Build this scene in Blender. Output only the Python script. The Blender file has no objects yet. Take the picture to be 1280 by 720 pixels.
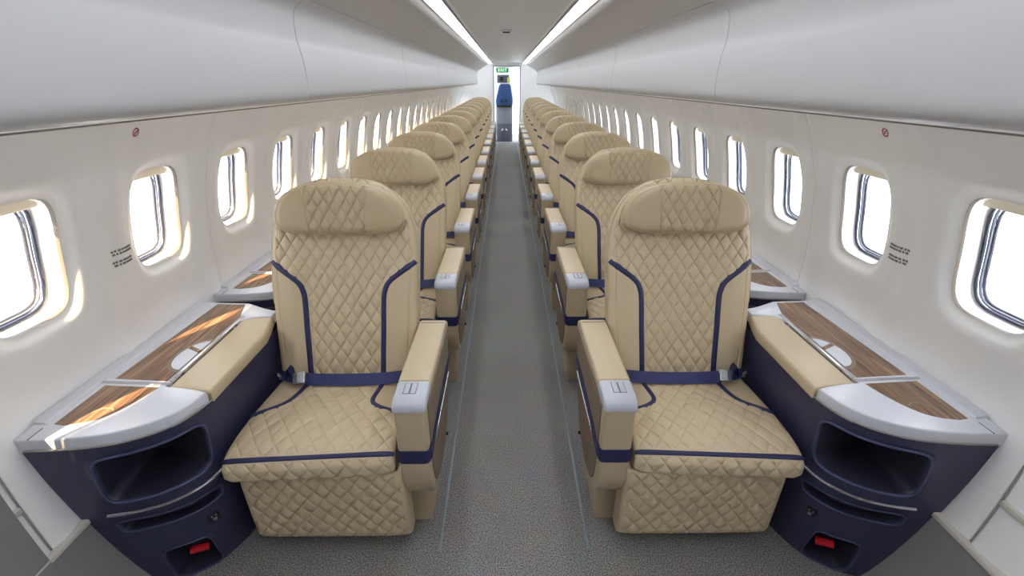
import bpy, bmesh, math, random
import numpy as np
from mathutils import Vector, Matrix
random.seed(4)
SC = bpy.context.scene
COL = SC.collection
R = math.radians
PITCH = 0.88          # seat pitch
NROW = 12
WP = 0.508            # window pitch
FAR = 13.04            # rear bulkhead
NEAR = -1.25          # bulkhead behind the camera

# ------------------------------------------------------------------ materials
def lin(r, g, b):
    f = lambda c: (c/255/12.92) if c/255 <= .04045 else ((c/255+.055)/1.055)**2.4
    return (f(r), f(g), f(b), 1)

def mat(name, rgb, rough=.5, metal=0, spec=.5, bump=None, noise=None, coat=0, emit=0):
    m = bpy.data.materials.new(name); m.use_nodes = True
    nt = m.node_tree; b = nt.nodes['Principled BSDF']
    b.inputs['Base Color'].default_value = lin(*rgb)
    b.inputs['Roughness'].default_value = rough
    b.inputs['Metallic'].default_value = metal
    b.inputs['Specular IOR Level'].default_value = spec
    b.inputs['Coat Weight'].default_value = coat
    if emit:
        b.inputs['Emission Color'].default_value = lin(*rgb)
        b.inputs['Emission Strength'].default_value = emit
    tc = nt.nodes.new('ShaderNodeTexCoord')
    if noise:                      # (scale, amount): mottled colour
        n = nt.nodes.new('ShaderNodeTexNoise'); n.inputs['Scale'].default_value = noise[0]; n.inputs['Detail'].default_value = 6
        nt.links.new(tc.outputs['Object'], n.inputs['Vector'])
        mx = nt.nodes.new('ShaderNodeMix'); mx.data_type = 'RGBA'
        c = lin(*rgb); a = noise[1]
        mx.inputs['A'].default_value = (c[0]*(1-a), c[1]*(1-a), c[2]*(1-a), 1)
        mx.inputs['B'].default_value = (c[0]*(1+a), c[1]*(1+a), c[2]*(1+a), 1)
        nt.links.new(n.outputs['Fac'], mx.inputs['Factor']); nt.links.new(mx.outputs['Result'], b.inputs['Base Color'])
    if bump:                       # (scale, strength)
        n = nt.nodes.new('ShaderNodeTexNoise'); n.inputs['Scale'].default_value = bump[0]; n.inputs['Detail'].default_value = 4
        nt.links.new(tc.outputs['Object'], n.inputs['Vector'])
        bp = nt.nodes.new('ShaderNodeBump'); bp.inputs['Strength'].default_value = bump[1]; bp.inputs['Distance'].default_value = .002
        nt.links.new(n.outputs['Fac'], bp.inputs['Height']); nt.links.new(bp.outputs['Normal'], b.inputs['Normal'])
    return m

M = {}
M['leather'] = mat('beige_leather', (196, 179, 149), .42, bump=(260, .12), noise=(9, .04))
M['leather_shaded'] = mat('beige_leather_shaded', (184, 166, 136), .45, bump=(260, .12), noise=(9, .04))  # beige leather darkened because the headrest receives less light
M['beige_plastic'] = mat('beige_plastic', (188, 172, 144), .38)
M['taupe'] = mat('taupe_fabric', (128, 113, 97), .7, bump=(400, .3), noise=(120, .12))
M['navy'] = mat('navy_plastic', (56, 57, 86), .40, bump=(500, .06))
M['navy_rim_highlight'] = mat('navy_rim_highlight', (70, 72, 108), .3)  # lighter navy puts the specular edge highlight into the rim colour
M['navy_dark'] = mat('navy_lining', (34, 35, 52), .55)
M['piping'] = mat('navy_piping', (36, 38, 82), .5)
M['webbing'] = mat('navy_webbing', (46, 52, 104), .6, bump=(700, .3))
M['white'] = mat('white_panel', (249, 250, 251), .5, bump=(350, .04))
M['bin'] = mat('bin_white', (190, 191, 194), .42)
M['bin_slope'] = mat('bin_upper_panel', (184, 182, 180), .38)
M['ceil'] = mat('ceiling_white', (222, 223, 224), .5)
M['console_white'] = mat('console_white', (206, 208, 217), .3)
M['silver'] = mat('silver_trim', (205, 207, 212), .22, metal=.85)
M['tip'] = mat('silver_plastic', (184, 188, 199), .32)
M['groove'] = mat('dark_groove', (60, 60, 64), .6)
M['seal'] = mat('seal_rubber', (128, 124, 120), .6)
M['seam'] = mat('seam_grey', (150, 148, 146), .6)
M['dado'] = mat('grey_dado', (137, 136, 138), .6, bump=(500, .1))
M['dado_trim'] = mat('dado_trim', (206, 202, 194), .5)
M['cream'] = mat('cream_shade', (238, 230, 208), .5)
M['gasket'] = mat('window_gasket', (48, 54, 76), .35)
M['gasket_light'] = mat('window_seal', (128, 133, 150), .35)
M['gap'] = mat('window_gap', (112, 103, 92), .6)  # brown band standing for the shade in the gap behind the lip
M['tunnel'] = mat('window_reveal', (246, 245, 243), .5)
M['black'] = mat('black_plastic', (24, 24, 27), .4)
M['red'] = mat('red_lever', (200, 22, 40), .35)
M['blue'] = mat('blue_leather', (46, 80, 134), .5, noise=(14, .1))
M['grey_panel'] = mat('grey_panel', (128, 134, 144), .45)
M['dark_panel'] = mat('slate_panel', (92, 98, 110), .4)
M['green'] = mat('exit_green', (30, 120, 70), .5, emit=.4)
M['exit_text'] = mat('exit_lettering', (190, 240, 200), .5, emit=.8)
M['yellow'] = mat('yellow_label', (222, 224, 140), .6)
M['pure'] = mat('white_print', (245, 245, 245), .5)
M['ink'] = mat('grey_print', (132, 130, 131), .6)
M['sign_red'] = mat('sign_red', (178, 40, 58), .5)
M['track'] = mat('track_strip', (136, 150, 160), .35, metal=.3)
M['lamp'] = mat('strip_light', (248, 251, 255), .5, emit=5.0)

def wood_mat():
    m = mat('walnut', (120, 84, 58), .22, coat=.5); nt = m.node_tree; b = nt.nodes['Principled BSDF']
    tc = nt.nodes.new('ShaderNodeTexCoord'); mp = nt.nodes.new('ShaderNodeMapping')
    mp.inputs['Scale'].default_value = (34, 1.6, 20)
    nt.links.new(tc.outputs['Object'], mp.inputs['Vector'])
    n = nt.nodes.new('ShaderNodeTexNoise'); n.inputs['Scale'].default_value = 2.2; n.inputs['Detail'].default_value = 8; n.inputs['Distortion'].default_value = .6
    nt.links.new(mp.outputs['Vector'], n.inputs['Vector'])
    r = nt.nodes.new('ShaderNodeValToRGB'); e = r.color_ramp.elements
    e[0].position = .32; e[0].color = lin(84, 61, 46); e[1].position = .7; e[1].color = lin(164, 132, 102)
    k = e.new(.5); k.color = lin(124, 93, 69)
    nt.links.new(n.outputs['Fac'], r.inputs['Fac']); nt.links.new(r.outputs['Color'], b.inputs['Base Color'])
    return m
M['wood'] = wood_mat()

def carpet_mat():
    m = mat('grey_carpet', (140, 138, 136), .95, spec=.15); nt = m.node_tree; b = nt.nodes['Principled BSDF']
    tc = nt.nodes.new('ShaderNodeTexCoord')
    n = nt.nodes.new('ShaderNodeTexNoise'); n.inputs['Scale'].default_value = 240; n.inputs['Detail'].default_value = 5
    n2 = nt.nodes.new('ShaderNodeTexNoise'); n2.inputs['Scale'].default_value = 7; n2.inputs['Detail'].default_value = 3
    for q in (n, n2): nt.links.new(tc.outputs['Object'], q.inputs['Vector'])
    r = nt.nodes.new('ShaderNodeValToRGB'); e = r.color_ramp.elements
    e[0].position = .36; e[0].color = lin(82, 81, 82); e[1].position = .64; e[1].color = lin(178, 176, 175)
    nt.links.new(n.outputs['Fac'], r.inputs['Fac'])
    mx = nt.nodes.new('ShaderNodeMix'); mx.data_type = 'RGBA'; mx.blend_type = 'MULTIPLY'; mx.inputs['Factor'].default_value = .25
    nt.links.new(r.outputs['Color'], mx.inputs['A']); nt.links.new(n2.outputs['Color'], mx.inputs['B'])
    nt.links.new(mx.outputs['Result'], b.inputs['Base Color'])
    bp = nt.nodes.new('ShaderNodeBump'); bp.inputs['Strength'].default_value = .5; bp.inputs['Distance'].default_value = .004
    nt.links.new(n.outputs['Fac'], bp.inputs['Height']); nt.links.new(bp.outputs['Normal'], b.inputs['Normal'])
    return m
M['carpet'] = carpet_mat()

def glass_mat():
    m = bpy.data.materials.new('window_glass'); m.use_nodes = True; nt = m.node_tree
    nt.nodes.remove(nt.nodes['Principled BSDF']); out = nt.nodes['Material Output']
    t = nt.nodes.new('ShaderNodeBsdfTransparent'); g = nt.nodes.new('ShaderNodeBsdfGlossy'); g.inputs['Roughness'].default_value = .02
    mx = nt.nodes.new('ShaderNodeMixShader'); mx.inputs['Fac'].default_value = .05
    nt.links.new(t.outputs[0], mx.inputs[1]); nt.links.new(g.outputs[0], mx.inputs[2])
    nt.links.new(mx.outputs[0], out.inputs['Surface'])
    return m
M['glass'] = glass_mat()

# ------------------------------------------------------------------ mesh helpers
class MB:
    """collects vertices and faces (written for the right-hand side, row one)."""
    def __init__(s): s.v = []; s.f = []
    def add(s, v, f):
        o = len(s.v); s.v += [tuple(map(float, p)) for p in v]; s.f += [tuple(i+o for i in q) for q in f]; return s
    def grid(s, P, cu=False, cv=False):
        P = np.asarray(P, float); n, m = P.shape[:2]
        f = []
        for i in range(n if cu else n-1):
            for j in range(m if cv else m-1):
                f.append((i*m+j, ((i+1) % n)*m+j, ((i+1) % n)*m+(j+1) % m, i*m+(j+1) % m))
        return s.add(P.reshape(-1, 3), f)
    def box(s, lo, hi, r=0, seg=2):
        bm = bmesh.new(); bmesh.ops.create_cube(bm, size=1)
        for v in bm.verts:
            for k in range(3): v.co[k] = lo[k]+(v.co[k]+.5)*(hi[k]-lo[k])
        if r: bmesh.ops.bevel(bm, geom=bm.edges[:], offset=r, segments=seg, profile=.5, affect='EDGES')
        return s.bm(bm)
    def bm(s, bm):
        bm.verts.index_update(); s.add([v.co[:] for v in bm.verts], [[v.index for v in f.verts] for f in bm.faces]); bm.free(); return s
    def prism(s, poly, axis, a, b, r=0, seg=2):
        """poly: 2-D outline in the two other axes (in order); extruded along axis from a to b; r bevels."""
        bm = bmesh.new(); o = [k for k in range(3) if k != axis]
        def P(p, t):
            c = [0, 0, 0]; c[o[0]] = p[0]; c[o[1]] = p[1]; c[axis] = t; return c
        A = [bm.verts.new(P(p, a)) for p in poly]; B = [bm.verts.new(P(p, b)) for p in poly]
        n = len(poly); fa = bm.faces.new(A); fb = bm.faces.new(B[::-1])
        for i in range(n): bm.faces.new((A[i], B[i], B[(i+1) % n], A[(i+1) % n]))
        bmesh.ops.recalc_face_normals(bm, faces=bm.faces[:])
        if r:
            e = [x for x in bm.edges if (x.verts[0] in A and x.verts[1] in A) or (x.verts[0] in B and x.verts[1] in B)]
            bmesh.ops.bevel(bm, geom=e, offset=r, segments=seg, profile=.5, affect='EDGES')
        return s.bm(bm)
    def tube(s, path, r, n=8, closed=False, flat=1.0):
        path = [Vector(p) for p in path]; rings = []; m = len(path)
        up = Vector((0, 0, 1))
        for i, p in enumerate(path):
            a = path[(i-1) % m] if (closed or i > 0) else p; b = path[(i+1) % m] if (closed or i < m-1) else p
            t = (b-a).normalized(); x = t.cross(up)
            if x.length < 1e-4: x = t.cross(Vector((0, 1, 0)))
            x.normalize(); y = x.cross(t)
            rings.append([p+x*math.cos(k*2*math.pi/n)*r+y*math.sin(k*2*math.pi/n)*r*flat for k in range(n)])
        s.grid(np.array([[tuple(q) for q in g] for g in rings]), cu=closed, cv=True)
        if not closed:
            o = len(s.v)-m*n; s.f.append(tuple(range(o, o+n))[::-1]); s.f.append(tuple(range(o+(m-1)*n, o+m*n)))
        return s

def make(name, mb, m, parent=None, origin=(0, 0, 0), sx=1, sharp=38, weld=0):
    me = bpy.data.meshes.new(name)
    v = np.array(mb.v, float); v = v-np.array(origin, float); v[:, 0] *= sx
    f = [q[::-1] for q in mb.f] if sx < 0 else mb.f
    me.from_pydata(v.tolist(), [], f)
    bm = bmesh.new(); bm.from_mesh(me)
    if weld: bmesh.ops.remove_doubles(bm, verts=bm.verts[:], dist=weld)
    bmesh.ops.recalc_face_normals(bm, faces=bm.faces[:]); bm.to_mesh(me); bm.free()
    me.shade_smooth(); me.set_sharp_from_angle(angle=R(sharp))
    me.materials.append(M[m] if isinstance(m, str) else m)
    o = bpy.data.objects.new(name, me); COL.objects.link(o)
    if parent: o.parent = parent
    return o

def tag(o, label=None, cat=None, group=None, kind=None):
    if label: o['label'] = label
    if cat: o['category'] = cat
    if group: o['group'] = group
    if kind: o['kind'] = kind
    return o
def empty(name, loc):
    o = bpy.data.objects.new(name, None); COL.objects.link(o); o.location = loc; o.empty_display_size = .1; return o
def copy_tree(o, parent=None):
    c = o.copy(); COL.objects.link(c)
    if parent is not None: c.parent = parent
    for ch in list(o.children): copy_tree(ch, c)
    return c
ORD = 'first second third fourth fifth sixth seventh eighth ninth tenth eleventh twelfth thirteenth fourteenth'.split()
SIDE = {1: 'right', -1: 'left'}

def cat_rom(pts, n=6, closed=False):
    pts = [np.array(p, float) for p in pts]; out = []; m = len(pts)
    for i in range(m if closed else m-1):
        p1, p2 = pts[i], pts[(i+1) % m]
        p0 = pts[(i-1) % m] if (closed or i > 0) else 2*p1-p2
        p3 = pts[(i+2) % m] if (closed or i < m-2) else 2*p2-p1
        for k in range(n):
            t = k/n
            out.append(.5*((2*p1)+(-p0+p2)*t+(2*p0-5*p1+4*p2-p3)*t*t+(-p0+3*p1-3*p2+p3)*t**3))
    if not closed: out.append(pts[-1])
    return np.array(out)
def sm(a, b, x):
    t = np.clip((np.asarray(x, float)-a)/(b-a), 0, 1); return t*t*(3-2*t)

# ------------------------------------------------------------------ cabin shell
_z = np.array([0, .1, .25, .4, .6, .75, .9, 1.065, 1.2, 1.3, 1.41, 1.46])
_x = np.array([1.165, 1.20, 1.235, 1.258, 1.277, 1.281, 1.272, 1.25, 1.215, 1.176, 1.122, 1.092])
_pf = np.polyfit(_z, _x, 6)
def prof(z): return np.polyval(_pf, z)
ZC, ZL, ZU = 1.07, .70, 1.45
HA, HB = .121, .168          # window half width / half height
LIP = .022
SEAMY = .862
wins = [1.630+WP*k for k in range(-5, 23)]
def rib(t):
    a = np.abs(t); return -.012*sm(.150, .212, a)+.006*sm(.222, .252, a)
MS = 16
def cell_rings():
    """unit window cell: list of rings of (t, z, xoff)"""
    H = WP/2; rect = []
    tt = [-H, -H+.0022]+[-H+2*H*k/MS for k in range(1, MS)]+[H-.0022]
    for t in tt: rect.append((t, ZL))
    for k in range(MS): rect.append((H, ZL+(ZU-ZL)*k/MS))
    for t in tt: rect.append((-t, ZU))
    for k in range(MS): rect.append((-H, ZU-(ZU-ZL)*k/MS))
    rect = np.array(rect); hole = []
    for t, z in rect:
        dx = t/H; dz = (z-ZC)/((ZU-ZC) if z > ZC else (ZC-ZL)); n = 4.2
        k = (abs(dx)**n+abs(dz)**n)**(-1/n); hole.append((HA*dx*k, ZC+HB*dz*k))
    return rect, np.array(hole)
RECT, HOLE = cell_rings()
WS = [0, .03, .07, .12, .18, .25, .33, .42, .52, .62, .71, .79, .86, .92, .97, 1]
def wall(side):
    mb = MB(); H = WP/2
    for wi, yc in enumerate(wins):
        lo_seam = abs(((yc-H-SEAMY)/(2*WP))-round((yc-H-SEAMY)/(2*WP))) < .01
        rings = []
        for w in WS:
            p = HOLE*(1-w)+RECT*w
            d = np.hypot(*(p-HOLE).T)
            x = prof(p[:, 1])+rib(p[:, 0])*sm(0, .6, w)+LIP*(1-sm(0, .045, d))
            rings.append(np.stack([x, p[:, 0]+yc, p[:, 1]], -1))
        g = np.array(rings)
        def groove(P):
            t = P[..., 1]-yc
            edge = (t < -H+1e-4) if lo_seam else (t > H-1e-4)
            P[..., 0] += edge*.010
            P[..., 1] += 0
            return P
        # keep the panel flat right up to the seam: pull the last but one column close to it
        g[-2, :, 1] = np.where(np.abs(g[-1, :, 1]-yc) > H-1e-4, yc+np.sign(g[-1, :, 1]-yc)*(H-.0022), g[-2, :, 1])
        g = groove(g)
        mb.grid(g, cv=True)
        # strip under the window
        t = np.concatenate([[-H, -H+.0022], np.linspace(-H, H, MS+1)[1:-1], [H-.0022, H]])
        z = np.linspace(ZL, .345, 12)
        P = np.zeros((len(z), len(t), 3))
        P[..., 0] = prof(z)[:, None]+rib(t)[None, :]*1.0
        P[..., 1] = t[None, :]+yc; P[..., 2] = z[:, None]
        mb.grid(groove(P))
    o = make('wall_'+SIDE[side], mb, 'white', sx=side, weld=.0004, sharp=50)
    tag(o, f'white moulded cabin sidewall with a row of oval windows, {SIDE[side]} of the aisle', 'wall', kind='structure')
for s in (1, -1): wall(s)

YA, YB = wins[0]-WP/2, wins[-1]+WP/2
def skin_strip(name, pts, y0, y1, m, sx, label, cat, n=2):
    mb = MB(); P = np.zeros((len(pts), n, 3))
    for i, (x, z) in enumerate(pts): P[i, :, 0] = x; P[i, :, 2] = z; P[i, :, 1] = np.linspace(y0, y1, n)
    mb.grid(P); o = make(name, mb, m, sx=sx); tag(o, label, cat, kind='structure'); return o
for s in (1, -1):
    z = np.linspace(0, .352, 8)
    skin_strip('baseboard_'+SIDE[s], [(float(prof(q))-.016, q) for q in z], YA, YB, 'dado', s,
               f'grey kick panel along the floor under the {SIDE[s]} sidewall', 'baseboard')
tn = 0
def trim(mb, m, label, sx=1, sharp=38):
    global tn; tn += 1
    o = make(f'trim_{tn}', mb, m, sx=sx, sharp=sharp); tag(o, label, 'trim', kind='structure'); return o
for s in (1, -1):
    mb = MB(); x0 = float(prof(.35))
    mb.box((x0-.024, YA, .340), (x0+.004, YB, .358), .004); trim(mb, 'dado_trim', f'pale ledge on top of the {SIDE[s]} grey kick panel', s)
    mb = MB(); x0 = float(prof(.52))
    mb.box((x0-.022, YA, .508), (x0+.004, SEAMY-.004, .526), .004); trim(mb, 'dado_trim', f'pale ledge low on the {SIDE[s]} sidewall beside the camera', s)
    mb = MB()
    P = []
    for q in np.linspace(.362, 1.42, 40):
        x = float(prof(q))-.0105
        P.append([(x-.001, SEAMY-.0025, q), (x-.001, SEAMY+.0025, q)])
    mb.grid(P); trim(mb, 'seam', f'dark panel joint down the {SIDE[s]} sidewall beside the near window', s)
# grey cover panel low on the left wall beside the camera
mb = MB(); P = []
for q in np.linspace(.0, .70, 20):
    x = float(prof(q))-.024; P.append([(x, YA, q), (x, .838, q), (x+.02, .840, q)])
mb.grid(P); trim(mb, 'dado', 'grey cover panel low on the left sidewall nearest the camera', -1)

# floor
mb = MB(); mb.box((-1.3, YA, -.05), (1.3, FAR+2.2, 0)); o = make('floor', mb, 'carpet'); tag(o, 'grey speckled carpet down the aisle', 'floor', kind='structure')
for s in (1, -1):
    mb = MB(); mb.box((.259, 1.115, -.001), (.269, FAR, .003), .001)
    trim(mb, 'track', f'thin blue-grey track strip along the {SIDE[s]} edge of the aisle carpet', s)

# ceiling: centre panel plus an unseen outer shell added to block sky light
mb = MB()
cp = [(-.362, 1.918), (-.35, 1.935), (-.30, 1.948), (-.15, 1.955), (0, 1.957), (.15, 1.955), (.30, 1.948), (.35, 1.935), (.362, 1.918)]
P = np.array([[(x, YA, z), (x, FAR+.05, z)] for x, z in cp]); mb.grid(P)
sh = [(1.33, .0), (1.345, .5), (1.40, .8)]
arc = [(1.34*math.cos(a), 1.44+.62*math.sin(a)) for a in np.linspace(-.05, math.pi+.05, 25)]
P = np.array([[(x, YA, z), (x, FAR+2.2, z)] for x, z in arc]); mb.grid(P)
o = make('ceiling', mb, 'ceil'); tag(o, 'pale cabin ceiling panel between the two light strips', 'ceiling', kind='structure')

# bulkheads
def bulkhead(name, y, holes, m, label, th=.05):
    mb = MB()
    if holes:
        x0, x1, zt = holes
        mb.box((-1.36, y, 0), (x0, y+th, 2.02)); mb.box((x1, y, 0), (1.36, y+th, 2.02)); mb.box((x0, y, zt), (x1, y+th, 2.02))
    else: mb.box((-1.36, y, 0), (1.36, y+th, 2.08))
    o = make(name, mb, m); tag(o, label, 'wall', kind='structure')
bulkhead('wall_back', FAR, (-.355, .335, 1.86), 'white', 'white bulkhead around the doorway at the far end of the aisle')
bulkhead('wall_front', YA-.06, None, 'taupe', 'taupe bulkhead behind the camera')
bulkhead('wall_galley', FAR+2.15, None, 'white', 'white wall at the end of the galley beyond the aisle')

# windows
def window(proto_side):
    s = proto_side
    n = 64; a = np.linspace(0, 2*math.pi, n, endpoint=False)
    def loop(ha, hb, off, pw=4.2):
        c, sn = np.cos(a), np.sin(a); k = (np.abs(c)**pw+np.abs(sn)**pw)**(-1/pw)
        t, z = ha*c*k, hb*sn*k
        return np.stack([prof(ZC+z)+off, t, ZC+z], -1)
    O = (float(prof(ZC)), 0, ZC)
    mb = MB(); mb.grid(np.array([loop(HA+.001, HB+.001, LIP-.0005), loop(HA-.001, HB-.001, LIP+.005), loop(HA-.0015, HB-.0015, LIP+.011)]), cv=True)
    fr = make('window_1', mb, 'gap', origin=O, sx=s, sharp=60)
    mb = MB(); mb.grid(np.array([loop(HA-.0015, HB-.0015, LIP+.0105), loop(HA-.0005, HB-.0005, LIP+.012), loop(HA-.002, HB-.002, LIP+.02), loop(HA-.004, HB-.004, LIP+.06), loop(HA-.010, HB-.010, LIP+.066)]), cv=True)
    make('window_reveal', mb, 'tunnel', fr, O, s, 60)
    mb = MB(); mb.tube(loop(HA-.011, HB-.011, LIP+.060), .0046, 8, True); mb.tube(loop(HA-.022, HB-.022, LIP+.074), .0044, 8, True)
    g = make('window_gasket', mb, 'gasket', fr, O, s); g['label'] = 'dark rubber gasket ring'
    mb = MB(); mb.tube(loop(HA-.0165, HB-.0165, LIP+.068), .0042, 8, True)
    make('window_seal', mb, 'gasket_light', fr, O, s)
    mb = MB(); L = loop(HA-.0095, HB-.0095, LIP+.0655); c = L.mean(0)
    mb.add(np.concatenate([L, [c]]), [(i, (i+1) % n, n) for i in range(n)])
    make('window_pane', mb, 'glass', fr, O, s)
    mb = MB(); zz = ZC+HB-.034; P = []
    for q in np.linspace(-HA+.016, HA-.016, 9):
        zt = ZC+HB-.004-.03*max(0, (abs(q)-.05)/.05)**2*.6
        x = float(prof(zz))+LIP
        P.append([(x+.012, q, zt+.01), (x+.030, q, zz+.004), (x+.034, q, zz), (x+.038, q, zz+.004), (x+.04, q, zt+.01)])
    mb.grid(P); make('window_shade', mb, 'cream', fr, O, s)
    return fr
wn = 0
for s in (1, -1):
    base = window(s)
    for k, yc in enumerate(wins):
        o = base if k == 0 else copy_tree(base)
        wn += 1; o.name = f'window_{wn}'
        o.location = (s*float(prof(ZC)), yc, ZC)
        tag(o, f'oval cabin window with cream shade edge in the {SIDE[s]} sidewall', 'window', f'windows of the {SIDE[s]} sidewall', 'structure')

for o in [o for o in COL.objects if o.name.startswith('window_') and o.parent is None and o.location.x < 0 and o.location.y < .3]:
    for ch in o.children:          # opaque panes added on unseen left windows to keep sun off the floor
        if ch.name.startswith('window_pane'): ch.material_slots[0].link = 'OBJECT'; ch.material_slots[0].material = M['cream']

# ------------------------------------------------------------------ overhead bins
BP = cat_rom([(.770, 1.4405), (.750, 1.4475), (.738, 1.466), (.734, 1.50), (.735, 1.555), (.742, 1.61), (.748, 1.65), (.745, 1.712), (.730, 1.742), (.697, 1.763)], 6)
BINY = [.0125+1.8125*k for k in range(8)]
def bin_proto(s):
    O = (.74, 0, 1.44); L = 1.8125; g = .0022
    r = empty('overhead_bin', (s*.74, 0, 1.44))
    pr = [tuple(p) for p in BP]
    outer = pr+[(.74, 1.80), (.80, 1.78), (.82, 1.47)]
    mb = MB(); mb.prism(outer, 1, g, L-g, .002, 1); make('door', mb, 'bin', r, O, s, 30)
    # slope between door and light strip
    mb = MB(); mb.prism([(.697, 1.7645), (.515, 1.8715), (.52, 1.95), (.75, 1.83)], 1, g, L-g, .002, 1); make('upper_panel', mb, 'bin_slope', r, O, s, 30)
    mb = MB(); mb.prism([(.512, 1.866), (.500, 1.872), (.474, 1.893), (.466, 1.905), (.466, 1.925), (.515, 1.95)], 1, 0, L, .002, 1); make('rail', mb, 'bin_slope', r, O, s, 30)
    mb = MB(); mb.prism([(.775, 1.4395), (1.00, 1.4175), (1.118, 1.404), (1.16, 1.41), (1.16, 1.46), (.83, 1.468)], 1, g, L-g, .002, 1); make('underside_panel', mb, 'white', r, O, s, 30)
    # latch gap and rub strip along the bottom edge
    mb = MB(); mb.box((1.092, .0, 1.402), (1.099, L, 1.412), .002); make('seal_strip', mb, 'seal', r, O, s)
    return r
for s in (1, -1):
    b = bin_proto(s)
    for k in range(7):
        o = b if k == 0 else copy_tree(b)
        o.location.y = BINY[k]
        tag(o, f'{ORD[k]} white overhead bin from the camera above the {SIDE[s]} seat row', 'overhead bin', f'overhead bins above the {SIDE[s]} seats')

# ceiling light strips
for s in (1, -1):
    r = empty('ceiling_light_strip', (s*.414, 1, 1.92)); O = (.414, 1, 1.92)
    mb = MB(); mb.box((.372, YA, 1.912), (.458, FAR-.3, 1.922), .003); make('diffuser', mb, 'lamp', r, O, s)
    mb = MB(); mb.box((.360, YA, 1.904), (.371, FAR-.3, 1.930), .003); mb.box((.459, YA, 1.9), (.4655, FAR-.3, 1.93), .002)
    make('frame', mb, 'seam', r, O, s)
    tag(r, f'bright white strip light along the ceiling above the {SIDE[s]} aisle edge', 'ceiling light')

# small ceiling speaker / sensor
r = empty('ceiling_sensor', (-.02, 5.1, 1.957)); O = (-.02, 5.1, 1.957)
mb = MB(); mb.box((-.075, 5.0, 1.948), (.035, 5.2, 1.956), .004); make('plate', mb, 'ceil', r, O)
mb = MB(); mb.box((-.055, 5.075, 1.938), (.012, 5.12, 1.950), .004); make('grille', mb, 'groove', r, O)
tag(r, 'small dark sensor on a plate in the middle of the ceiling', 'ceiling sensor')

# ------------------------------------------------------------------ seats
XC = .630
SO = (XC, 1.30, 0)
def quilt(a, b, W, H, amp=.0042, sharp=.065):
    p = a/W+b/H; m = a/W-b/H
    f = lambda t: np.abs(t-np.round(t))
    g = lambda t: np.abs(np.sin(np.pi*t))
    d = (g(p)*g(m))**.45*.75+.25*np.minimum(1, np.minimum(f(p), f(m))/.06)
    return amp*(d-.66)

def normals(P):
    du = np.gradient(P, axis=0); dv = np.gradient(P, axis=1)
    n = np.cross(du, dv); return n/np.maximum(np.linalg.norm(n, axis=-1, keepdims=True), 1e-9)

def ribbon(surf, path, w, lift=.0045, n=5):
    """strip lying on surf(a,b) -> point; path of (a,b), width w (in the same units)"""
    path = np.array(path, float); t = np.gradient(path, axis=0); t /= np.linalg.norm(t, axis=1, keepdims=True)
    q = np.stack([-t[:, 1], t[:, 0]], -1); rows = []
    for k in np.linspace(-1, 1, n):
        ab = path+q*k*w/2; p = np.array([surf(a, b) for a, b in ab])
        e = 1e-3
        nn = np.array([np.cross(np.array(surf(a+e, b))-np.array(surf(a-e, b)), np.array(surf(a, b+e))-np.array(surf(a, b-e))) for a, b in ab])
        nn /= np.linalg.norm(nn, axis=1, keepdims=True)
        if nn[:, 1].mean() > .2 or (abs(nn[:, 1].mean()) <= .2 and nn[:, 2].mean() < 0): nn = -nn
        l = lift*(1-.45*abs(k)**3) if abs(k) < 1 else -.002
        rows.append(p+nn*l)
    return np.array(rows)

# --- backrest
RC = R(18.5); BL = .768
bdir = np.array([0, math.sin(RC), math.cos(RC)]); bn = np.array([0, -math.cos(RC), math.sin(RC)])
def bw(s):
    s = np.asarray(s, float)
    low = np.interp(s, [0, .08, .2, .33, .47], [.250, .257, .265, .271, .274])
    k = np.clip((s-.47)/(BL-.47), 0, 1)
    return low*(1-k**2.5)**(1/2.5)
def bfront(x, s):
    """front face offset along bn at x,s (without quilting)"""
    w = np.maximum(bw(s), 1e-4); u = np.clip(np.abs(x)/w, 0, 1); T = .055
    top = np.clip((s-(BL-.05))/.05, 0, 1)
    o = T*((1-u**5)**(1/5))-T
    o = o-.035*top**3
    o = o+.012*sm(.13, .20, np.abs(x))*(1-sm(.40, .52, s))-.006*(1-sm(0, .2, np.abs(x)))*(1-sm(.0, .5, s))
    return o
def bsurf(x, s):
    return np.array([XC+x, 1.475, .465])+bdir*s+bn*float(bfront(x, s))
STB = [(-.266, .456), (-.245, .44), (-.215, .418), (-.185, .396), (-.162, .372), (-.150, .340), (-.146, .30), (-.143, .20), (-.139, .10), (-.136, .0)]
def stripe_half(s):        # half width of the quilted middle at height s
    return np.interp(s, [.0, .10, .20, .30, .34, .372, .396, .418, .44, .462], [.136, .139, .143, .146, .150, .162, .185, .215, .245, .30])
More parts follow.
